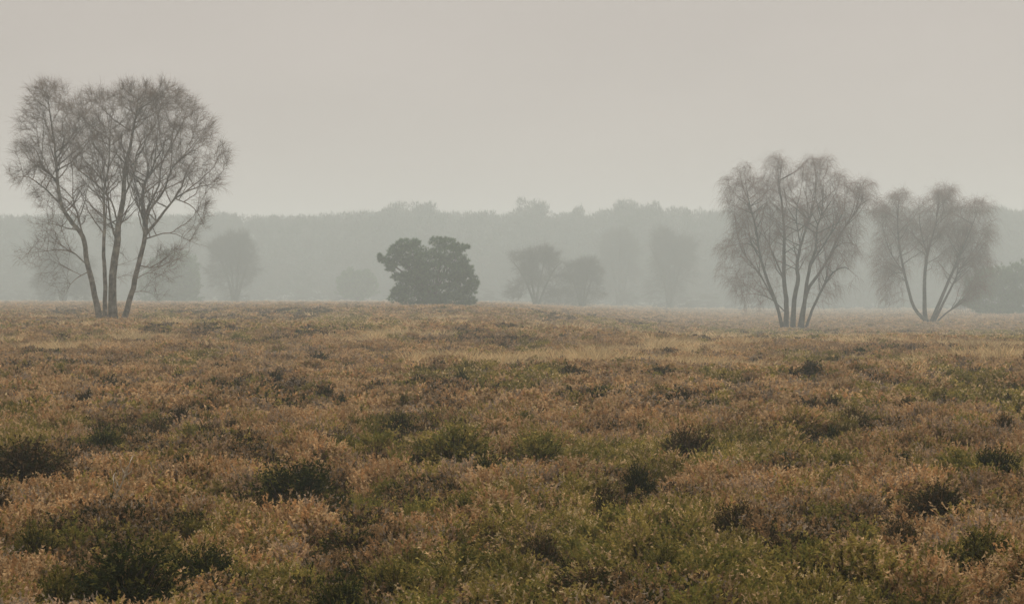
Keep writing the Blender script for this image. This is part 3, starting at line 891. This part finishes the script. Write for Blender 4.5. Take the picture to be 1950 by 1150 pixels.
misty_tree(447, 575, 58, 440, 'faint bare tree in the mist just right of the tall left birch', 31, 4, .1, dist=460)
misty_tree(1022, 585, 70, 463, 'low spreading bare tree in the mist right of the pine', 32, 4, .0, dist=400)
misty_tree(1108, 580, 46, 480, 'dim bushy bare tree in the mist touching the low spreading one', 36, 5, .15, dist=420)
misty_tree(1180, 574, 42, 428, 'very faint narrow bare tree before the wood, left of its wider twin', 33, 3, .3, dist=560)
misty_tree(1275, 580, 55, 430, 'very faint bare tree with a wide crown before the wood, left of the weeping birches', 34, 5, .3, dist=510)
misty_tree(120, 578, 62, 455, 'dim bare tree in the mist behind the left side of the tall birch', 35, 4, .2, dist=430)

# ---- evergreen bushes: crowns of needle tufts on real limbs
def evergreen(name, px, py, dist, pads, label, seed, k=1.0, ox=0.0, oy=0.0, tuft=.30, dens=1.0, cols=('pine_a', 'pine_b'), cat='pine', group=None, tufts_mul=1.0):
    if dist is None: x, d = foot(px, py, .15)
    else: x, d = px_dir(px) * dist, dist
    z = gz(x, d); s = d / F
    rng = np.random.default_rng(seed)
    zb = lambda cy: EYE + (HZ - (cy / k + oy)) * s - z
    V, Fc, Cc = [], [], []; off = 0
    wood_v, wood_f, wo = [], [], 0
    for (cx, cy, rx, ry, dy) in pads:
        c = np.array([((cx / k + ox) - px) * s, dy, zb(cy)])
        a, b = rx / k * s, ry / k * s
        r = np.array([a, max(min(a, 2.2), .5 * (a + b)), b])
        n = int(dens * 330 * (a * b + .12))
        u = unit(rng.normal(size=(n, 3)))
        rr = rng.uniform(.25, 1, (n, 1)) ** .4
        lump = 1 + .22 * np.sin(u[:, 0:1] * 7 + cx) * np.sin(u[:, 2:3] * 6 + cy) + rng.normal(0, .06, (n, 1))
        p = c + u * rr * r * lump
        p[:, 2] = np.maximum(p[:, 2], .08)
        m = 11
        ax = unit(np.repeat(unit(u * .7 + np.array([0, 0, .75])), m, 0) + rng.normal(0, .55, (n * m, 3)))
        q = np.repeat(p, m, 0) + rng.normal(0, .04, (n * m, 3))
        v, f = tri_bits(rng, q, ax, tuft * rng.uniform(.6, 1.2, n * m), np.full(n * m, tuft * .17))
        pal = np.array([(.040, .085, .026), (.060, .120, .036), (.085, .150, .046)])
        cc = np.repeat(pal[rng.integers(0, 3, n)] * rng.uniform(.75, 1.3, (n, 1)), m, 0)
        V.append(v); Fc.append(f + off); Cc.append(cc); off += len(v)
        # a limb from the short trunk into this pad
        p0 = np.array([rng.normal(0, .12), rng.normal(0, .12), -.2]); p3 = c * np.array([.92, .92, 1])
        mid1 = p0 * .55 + p3 * .45 + np.array([-p3[0] * .22, 0, -.05 * p3[2]])
        path = jitter_path(rng, [p0, mid1, p3], .03)
        tvv, tff = tube(path, np.linspace(.11, .025, len(path)), 6)
        wood_v.append(tvv); wood_f.append(tff + wo); wo += len(tvv)
    o = empty(name, (x, d, z)); tag(o, label, cat, group)
    obj('trunk', mesh_np('trunk', np.concatenate(wood_v), np.concatenate(wood_f), M_BARK_D, smooth=True), o)
    obj('crown', mesh_np('crown', np.concatenate(V), np.concatenate(Fc), M_NEEDLE, np.concatenate(Cc)), o)
    print(name, 'tris', sum(len(q) for q in Fc))
    return o

pads = [  # traced on the crop that starts at (360, 360), enlarged 3.25 times
    (1345, 340, 70, 30, 0), (1300, 365, 60, 30, .4), (1400, 335, 30, 22, .2), (1540, 325, 55, 26, 0), (1600, 335, 50, 35, .3), (1660, 365, 50, 28, -.3),
    (1715, 362, 22, 14, .1), (1370, 390, 110, 40, .2), (1590, 395, 110, 40, 0), (1270, 400, 45, 28, -.2), (1210, 440, 32, 18, 0), (1180, 425, 12, 24, 0), (1290, 450, 80, 26, .3),
    (1250, 475, 40, 16, .1), (1245, 500, 26, 12, -.1), (1480, 440, 150, 45, .3), (1650, 450, 80, 50, .2), (1400, 480, 80, 40, .6), (1560, 500, 180, 50, -.3), (1690, 500, 70, 45, .1),
    (1400, 540, 90, 40, -.5), (1310, 545, 60, 28, 0), (1540, 570, 180, 50, .3), (1730, 560, 50, 45, 0), (1760, 585, 35, 25, .1), (1380, 600, 100, 42, .2), (1310, 625, 60, 26, -.3),
    (1560, 640, 170, 50, 0), (1720, 630, 60, 30, .2), (1290, 670, 60, 34, .1), (1400, 675, 110, 45, -.2), (1600, 690, 140, 45, .2), (1740, 690, 45, 26, 0), (1500, 720, 160, 30, .2), (1680, 725, 70, 22, .1),
]
evergreen('pine_tree', 823, 583, None, pads, 'dark green rounded pine with a notched top standing alone in the mist', 41, 3.25, 360, 360, tuft=.26)

misc = [
    ('evergreen_shrub', 680, 572, 520, [(680, 540, 34, 22, 0), (668, 530, 22, 18, .3), (694, 528, 18, 14, -.3), (655, 545, 14, 14, 0), (708, 545, 12, 14, 0), (680, 560, 36, 12, 0)],
     'small faint shrub in the mist left of the pine', 42),
    ('evergreen_shrub', 325, 582, 450, [(330, 500, 34, 24, 0), (312, 515, 34, 28, .4), (352, 515, 28, 30, -.2), (290, 545, 28, 26, 0), (330, 548, 46, 26, 0), (362, 545, 20, 26, 0), (325, 570, 54, 14, 0)],
     'dim shrub in the mist behind the right stem of the tall birch', 44),
    ('evergreen_shrub', 1905, 600, 370, [(1890, 530, 36, 22, 0), (1870, 548, 34, 26, .3), (1912, 540, 30, 26, 0), (1938, 520, 24, 20, -.3), (1955, 545, 30, 34, 0), (1890, 572, 52, 22, 0), (1945, 575, 40, 22, 0), (1850, 575, 18, 14, 0), (1905, 590, 60, 10, 0)],
     'hazy dark evergreen shrub at the right edge beside the weeping birch', 45),
]
for nm, px, py, dist, pd, lab, sd in misc:
    evergreen(nm, px, py, dist, pd, lab, sd, tuft=.55, dens=.26, cat='shrub', group='misty shrubs')

# ------------------------------------------------------------------ the wood along the horizon
def wood_crown(seed, kind):
    """a far tree, one unit tall: a crown of slim pieces over a trunk"""
    rng = np.random.default_rng(seed)
    V, Fc, Cc = [], [], []; off = 0
    lob = 26
    for k in range(lob):
        h = rng.uniform(.05, .93)
        wid = .32 * math.sqrt(max(.10, 1 - ((h - .5) / .52) ** 4))
        a = rng.uniform(0, 6.283); rr = wid * math.sqrt(rng.uniform(0, 1)) * .95
        c = np.array([math.cos(a) * rr, math.sin(a) * rr, h])
        r = np.array([.105, .105, .075]) * rng.uniform(.7, 1.25)
        n = 150
        u = unit(rng.normal(size=(n, 3)))
        p = c + u * (rng.uniform(.1, 1, (n, 1)) ** .45) * r
        ax = unit(u * .7 + np.array([0, 0, .7]) + rng.normal(0, .45, (n, 3)))
        v, f = tri_bits(rng, p, ax, .040 * rng.uniform(.6, 1.3, n), .013 * rng.uniform(.7, 1.3, n))
        V.append(v); Fc.append(f + off); off += len(v)
        base = (.062, .055, .042) if kind == 0 else (.040, .050, .030)
        Cc.append(np.array(base) * rng.uniform(.75, 1.3, (n, 1)))
    V = np.concatenate(V); V[:, 2] = np.clip(V[:, 2], .01, None)
    V[:, 2] /= np.quantile(V[:, 2], .999)
    return V, np.concatenate(Fc), np.concatenate(Cc)

def dome_crown(seed):
    rng = np.random.default_rng(seed)
    V, Fc, Cc = [], [], []; off = 0
    for k in range(46):
        u = unit(rng.normal(size=3)); u[2] = u[2] if u[2] > -.3 else -u[2]
        c = np.array([0, 0, .58]) + u * rng.uniform(.3, 1) ** .5 * np.array([.27, .27, .34])
        if k > 36: c = np.array([rng.uniform(-.2, .2), rng.uniform(-.2, .2), rng.uniform(.1, .5)])
        n = 130
        w_ = unit(rng.normal(size=(n, 3)))
        p = c + w_ * (rng.uniform(.1, 1, (n, 1)) ** .45) * np.array([.085, .085, .06])
        ax = unit(w_ * .7 + np.array([0, 0, .7]) + rng.normal(0, .45, (n, 3)))
        v, f = tri_bits(rng, p, ax, .036 * rng.uniform(.6, 1.3, n), .012 * rng.uniform(.7, 1.3, n))
        V.append(v); Fc.append(f + off); off += len(v)
        Cc.append(np.array((.062, .055, .042)) * rng.uniform(.75, 1.3, (n, 1)))
    V = np.concatenate(V); V[:, 2] /= np.quantile(V[:, 2], .997)
    return mesh_np('crown', V, np.concatenate(Fc), M_SHRUB, np.concatenate(Cc))

def wood_trunk(seed):
    rng = np.random.default_rng(seed)
    path = jitter_path(rng, [(0, 0, -.03), (.01, 0, .3), (-.01, .01, .6), (0, 0, .9)], .004)
    vs, fs = tube(path, np.linspace(.018, .004, len(path)), 6)
    vl, fl, o = [vs], [fs], len(vs)
    for k in range(9):
        a = rng.uniform(0, 6.283); h = rng.uniform(.25, .7); L = rng.uniform(.14, .26)
        q = jitter_path(rng, [(0, 0, h), (math.cos(a) * L * .5, math.sin(a) * L * .5, h + L * .35), (math.cos(a) * L, math.sin(a) * L, h + L * .9)], .003)
        v, f = tube(q, np.linspace(.008, .002, len(q)), 4)
        vl.append(v); fl.append(f + o); o += len(v)
    return mesh_np('trunk', np.concatenate(vl), np.concatenate(fl), M_BARK_D, smooth=True)

crowns = [mesh_np('crown', *wood_crown(60 + i, 0 if i < 5 else 1)[:2], M_SHRUB, wood_crown(60 + i, 0 if i < 5 else 1)[2]) for i in range(7)]
trunks = [wood_trunk(80 + i) for i in range(3)]
domes = [dome_crown(90 + i) for i in range(3)]

SKY = np.array([(-400, 396), (0, 402), (110, 402), (250, 404), (420, 400), (470, 402), (540, 406), (640, 401), (700, 394), (745, 389), (850, 397), (900, 399), (960, 396), (985, 397), (1055, 404),
                (1075, 398), (1130, 400), (1165, 394), (1230, 389), (1280, 390), (1330, 393), (1380, 391), (1500, 388), (1650, 390), (1800, 388), (1900, 387), (1950, 391), (2400, 395)], float)
def sky_top(px): return np.interp(px, SKY[:, 0], SKY[:, 1])

rng = np.random.default_rng(77)
pts, rot, scl, ix = [], [], [], []
for row, (dist, lower, gap) in enumerate(((622, 30, 5.4), (634, 26, 6.4), (648, 8, 6.6), (662, 3, 5.6), (676, 2, 5.6), (690, 6, 7.0), (710, 12, 6.8), (730, 20, 6.8))):
    x = -270.0
    while x < 270:
        xx_ = x + rng.uniform(-1, 1) * gap * .4; dd = dist + rng.uniform(-5, 5)
        px = 975 + xx_ / dd * F
        zz_ = gz(xx_, dd)
        top = sky_top(px) + lower * rng.uniform(.3, 1.6) + abs(rng.normal(0, 2.0))
        H = EYE + (HZ - top) * dd / F - zz_
        if row < 2: H *= rng.uniform(.3, .6) if row == 0 else rng.uniform(.5, .95)
        wv = H * rng.uniform(.62, .95) * (1.5 if row < 2 else 1.0)
        pts.append((xx_, dd, zz_ - .1)); rot.append((0, 0, rng.uniform(0, 6.28))); scl.append((wv, wv, H))
        ix.append(int(rng.choice([0, 1, 2, 3, 4, 5, 6], p=[.17, .17, .17, .17, .16, .08, .08])))
        x += gap * rng.uniform(.7, 1.3)
for dist in (560, 578, 594, 606):
    x = -250.0
    while x < 250:
        xx_ = x + rng.uniform(-1, 1); dd = dist + rng.uniform(-7, 7)
        H = rng.uniform(.4, 1.0) if rng.random() < .8 else rng.uniform(1.0, 2.4)
        H *= .6 + .8 * float(vnoise(np.array([xx_ / 14]), np.array([dist / 9.]), 3)[0])
        pts.append((xx_, dd, gz(xx_, dd) - .1)); rot.append((0, 0, rng.uniform(0, 6.28))); scl.append((H * 4.0, H * 4.0, H * 1.5)); ix.append(int(rng.integers(0, 5)))
        x += rng.uniform(2.0, 5.0)
wd = scatter('far_wood', crowns, np.array(pts), np.array(rot), np.array(scl), np.array(ix))
tag(wd, 'grey green wood fading in mist along the horizon', 'wood', kind='stuff')

for i, (px, top, half, dist, lab) in enumerate((
        (762, 386, 52, 653, 'broad misty crown rising above the wood behind the pine, left one'),
        (803, 385, 48, 654, 'broad misty crown rising above the wood behind the pine, right one'),
        (1018, 380, 52, 648, 'rounded misty crown bulging highest over the wood, right of the pine'),
        (1096, 394, 44, 651, 'small rounded misty crown in the wood just right of the skyline dip'),
        (1195, 381, 48, 652, 'round misty crown rising above the wood midway between pine and weeping birch'),
        (1240, 385, 38, 654, 'narrow misty crown close right of the round crown above the wood'))):
    x = px_dir(px) * dist; z = gz(x, dist)
    H = EYE + (HZ - top) * dist / F - z
    o = empty('wood_tree', (x, dist, z), i * 1.3); tag(o, lab, 'tree', 'crowns standing out of the far wood')
    c = obj('crown', domes[i % 3], o); t = obj('trunk', trunks[i % 3], o)
    wv = half * dist / F / .33
    c.scale = (wv, wv, H); t.scale = (wv, wv, H)

# ------------------------------------------------------------------ single heather shrubs that stand out of the carpet
def shrub_mesh(seed, leaf, head, n, bits, bl, bw, thr):
    v, f, c = heather_plant(seed, n, .5, .86, bits, bl, bw, leaf, head, thr, lean_k=1.2, sprig=.30)
    v[:, :2] *= .5 / max(np.quantile(np.abs(v[:, 0]), .985), 1e-3)
    v[:, 2] /= np.quantile(v[:, 2], .985)
    return mesh_np('foliage', v, f, M_SHRUB, c)

def stems_mesh(seed):
    rng = np.random.default_rng(seed)
    vl, fl, o = [], [], 0
    for k in range(14):
        a = rng.uniform(0, 6.283); r = rng.uniform(.1, .4)
        p = jitter_path(rng, [(math.cos(a) * .05, math.sin(a) * .05, -.12), (math.cos(a) * r * .6, math.sin(a) * r * .6, .35), (math.cos(a) * r, math.sin(a) * r, .8)], .015)
        v, f = tube(p, np.linspace(.018, .005, len(p)), 5)
        vl.append(v); fl.append(f + o); o += len(v)
    return mesh_np('stem', np.concatenate(vl), np.concatenate(fl), M_STEM, smooth=True)

KIND = {
    'deep': (['deep', 'dark'], ['dark', 'green'], .85),
    'green': (['dark', 'green', 'green'], ['green', 'olive'], .7),
    'brown': (['umber', 'dark'], ['umber', 'dark', 'umber', 'brown'], .75),
    'grey': (['umber', 'grey'], ['grey', 'brown', 'umber'], .6),
}
SH_N, SH_M = {}, {}
for j, (k, (lf, hd, th)) in enumerate(KIND.items()):
    SH_N[k] = [shrub_mesh(200 + 10 * j + q, lf, hd, 620, 20, .042, .022, th) for q in range(2)]
    SH_M[k] = [shrub_mesh(250 + 10 * j + q, lf, hd, 230, 12, .085, .055, th) for q in range(2)]
STEMS = [stems_mesh(290), stems_mesh(291)]

def put_shrub(px, py, wpx, hpx, kind, lod, i, label, group=None):
    x, d = on_heath(px, py, .06)
    s = d / F
    z = gz(x, d)
    wv = wpx * s * 1.05
    top = EYE + (HZ - (py - hpx)) * s
    hv = max(top - z, hpx * s * 1.1, .24) + .02
    hv = min(hv, max(wv * .74, .29))
    o = empty('heather_shrub', (x, d + wv * .25, gz(x, d + wv * .25)), (i * 2.399) % 6.283)
    tag(o, label, 'shrub', group)
    f = obj('foliage', lod[kind][i % 2], o); t = obj('stem', STEMS[i % 2], o)
    a_ = 1 + .22 * math.sin(i * 5.1)
    for q in (f, t): q.scale = (wv * a_, wv * .95 / a_, hv)
for i, (px, py, wpx, hpx, kind, lab) in enumerate(NEAR):
    put_shrub(px, py, wpx, hpx, kind, SH_N, i, lab, 'single heather shrubs in the foreground')
COLS = ((150, 'left of the tall birch'), (330, 'below the tall left birch'), (600, 'below the faint misty tree'), (900, 'below the pine'), (1160, 'below the low bare tree'),
        (1400, 'left of the nearer weeping birch'), (1620, 'below the nearer weeping birch'), (1800, 'below the farther weeping birch'), (2000, 'near the right edge'))
ROWS = ((690, 'far on the heath'), (760, 'on the mid heath'), (900, 'near the foreground'))
WORD = {'brown': 'dark brown', 'deep': 'dark green', 'grey': 'grey brown'}
zone = {}
for i, q in enumerate(MID):
    kind = ('brown', 'brown', 'deep', 'grey', 'brown')[i % 5]
    c = next(w for lim, w in COLS if q[0] < lim); r = next(w for lim, w in ROWS if q[1] < lim)
    zone.setdefault((kind, c, r), []).append((q[0], i))
for (kind, c, r), mem in zone.items():
    mem.sort()
    nth = {1: ['']} .get(len(mem)) or (['left', 'right'] if len(mem) == 2 else ['leftmost', 'second', 'third', 'fourth', 'fifth', 'sixth'])
    for k, (_, i) in enumerate(mem):
        px, py, wpx, hpx = MID[i]
        lab = ('%s %s heather clump %s, %s' % (nth[k], WORD[kind], r, c)).strip()
        put_shrub(px, py, wpx, hpx, kind, SH_M if py < 800 else SH_N, i, lab, 'small dark clumps on the heath')

# ------------------------------------------------------------------ dead twigs and dry stalks
def dead_branch(px, py, hpx, lean, seed, label, name='dead_branch', n=9, r0=.006):
    x, d = on_heath(px, py, .12)
    s = d / F; H = hpx * s
    rng = np.random.default_rng(seed)
    o = empty(name, (x, d, gz(x, d))); tag(o, label, 'branch')
    lift = .12
    main = jitter_path(rng, [(0, 0, -.04), (lean * H * .45, 0, lift + H * .4), (lean * H * .8, .02, lift + H * .75), (lean * H, .03, lift + H)], .004)
    v, f = tube(main, np.linspace(r0, r0 * .35, len(main)), 6)
    obj('stalk', mesh_np('stalk', v, f, M_DEAD, smooth=True), o)
    for k in range(n):
        b = main[rng.integers(2, len(main) - 2)]
        a = lean * 1.2 + rng.normal(0, .45); L = H * rng.uniform(.25, .5)
        q = jitter_path(rng, [b, b + np.array([math.sin(a) * L * .5, rng.normal(0, .2) * L, L * .5]), b + np.array([math.sin(a) * L * .75, rng.normal(0, .3) * L, L])], .003)
        v, f = tube(q, np.linspace(r0 * .6, r0 * .2, len(q)), 5)
        obj('twig', mesh_np('twig', v, f, M_DEAD, smooth=True), o)

dead_branch(212, 955, 82, .35, 301, 'pale bleached dead branch standing up in the left foreground heather', n=12, r0=.010)
dead_branch(188, 1150, 50, -.15, 302, 'thick pale dried stalk at the bottom edge, lower left', n=3, r0=.009)
dead_branch(882, 898, 36, .5, 303, 'small pale forked dead twig in front of the central green shrubs', n=4, r0=.005)
dead_branch(1072, 922, 24, .05, 304, 'short whitish upright dead twig below the central green row', n=2, r0=.004)

# ------------------------------------------------------------------ the air
hx, hy0, hy1 = 1290, -1290, 1390
bm_v = [(-hx, hy0, -6.0), (hx, hy0, -6.0), (hx, hy1, -6.0), (-hx, hy1, -6.0), (-hx, hy0, HAZE_TOP), (hx, hy0, HAZE_TOP), (hx, hy1, HAZE_TOP), (-hx, hy1, HAZE_TOP)]
bm_f = [(0, 3, 2, 1), (4, 5, 6, 7), (0, 1, 5, 4), (1, 2, 6, 5), (2, 3, 7, 6), (3, 0, 4, 7)]
m, t = new_mat('haze')
out = t.nodes.new('ShaderNodeOutputMaterial')
pv = t.nodes.new('ShaderNodeVolumePrincipled')
pv.inputs['Color'].default_value = (.885, .97, .955, 1)
pv.inputs['Density'].default_value = HAZE_DENSITY
pv.inputs['Density Attribute'].default_value = ''
pv.inputs['Anisotropy'].default_value = .45
t.links.new(pv.outputs[0], out.inputs['Volume'])
h = obj('haze', mesh_np('haze', bm_v, bm_f, m))
tag(h, 'pale grey mist hanging over the whole heath', 'mist', kind='stuff')
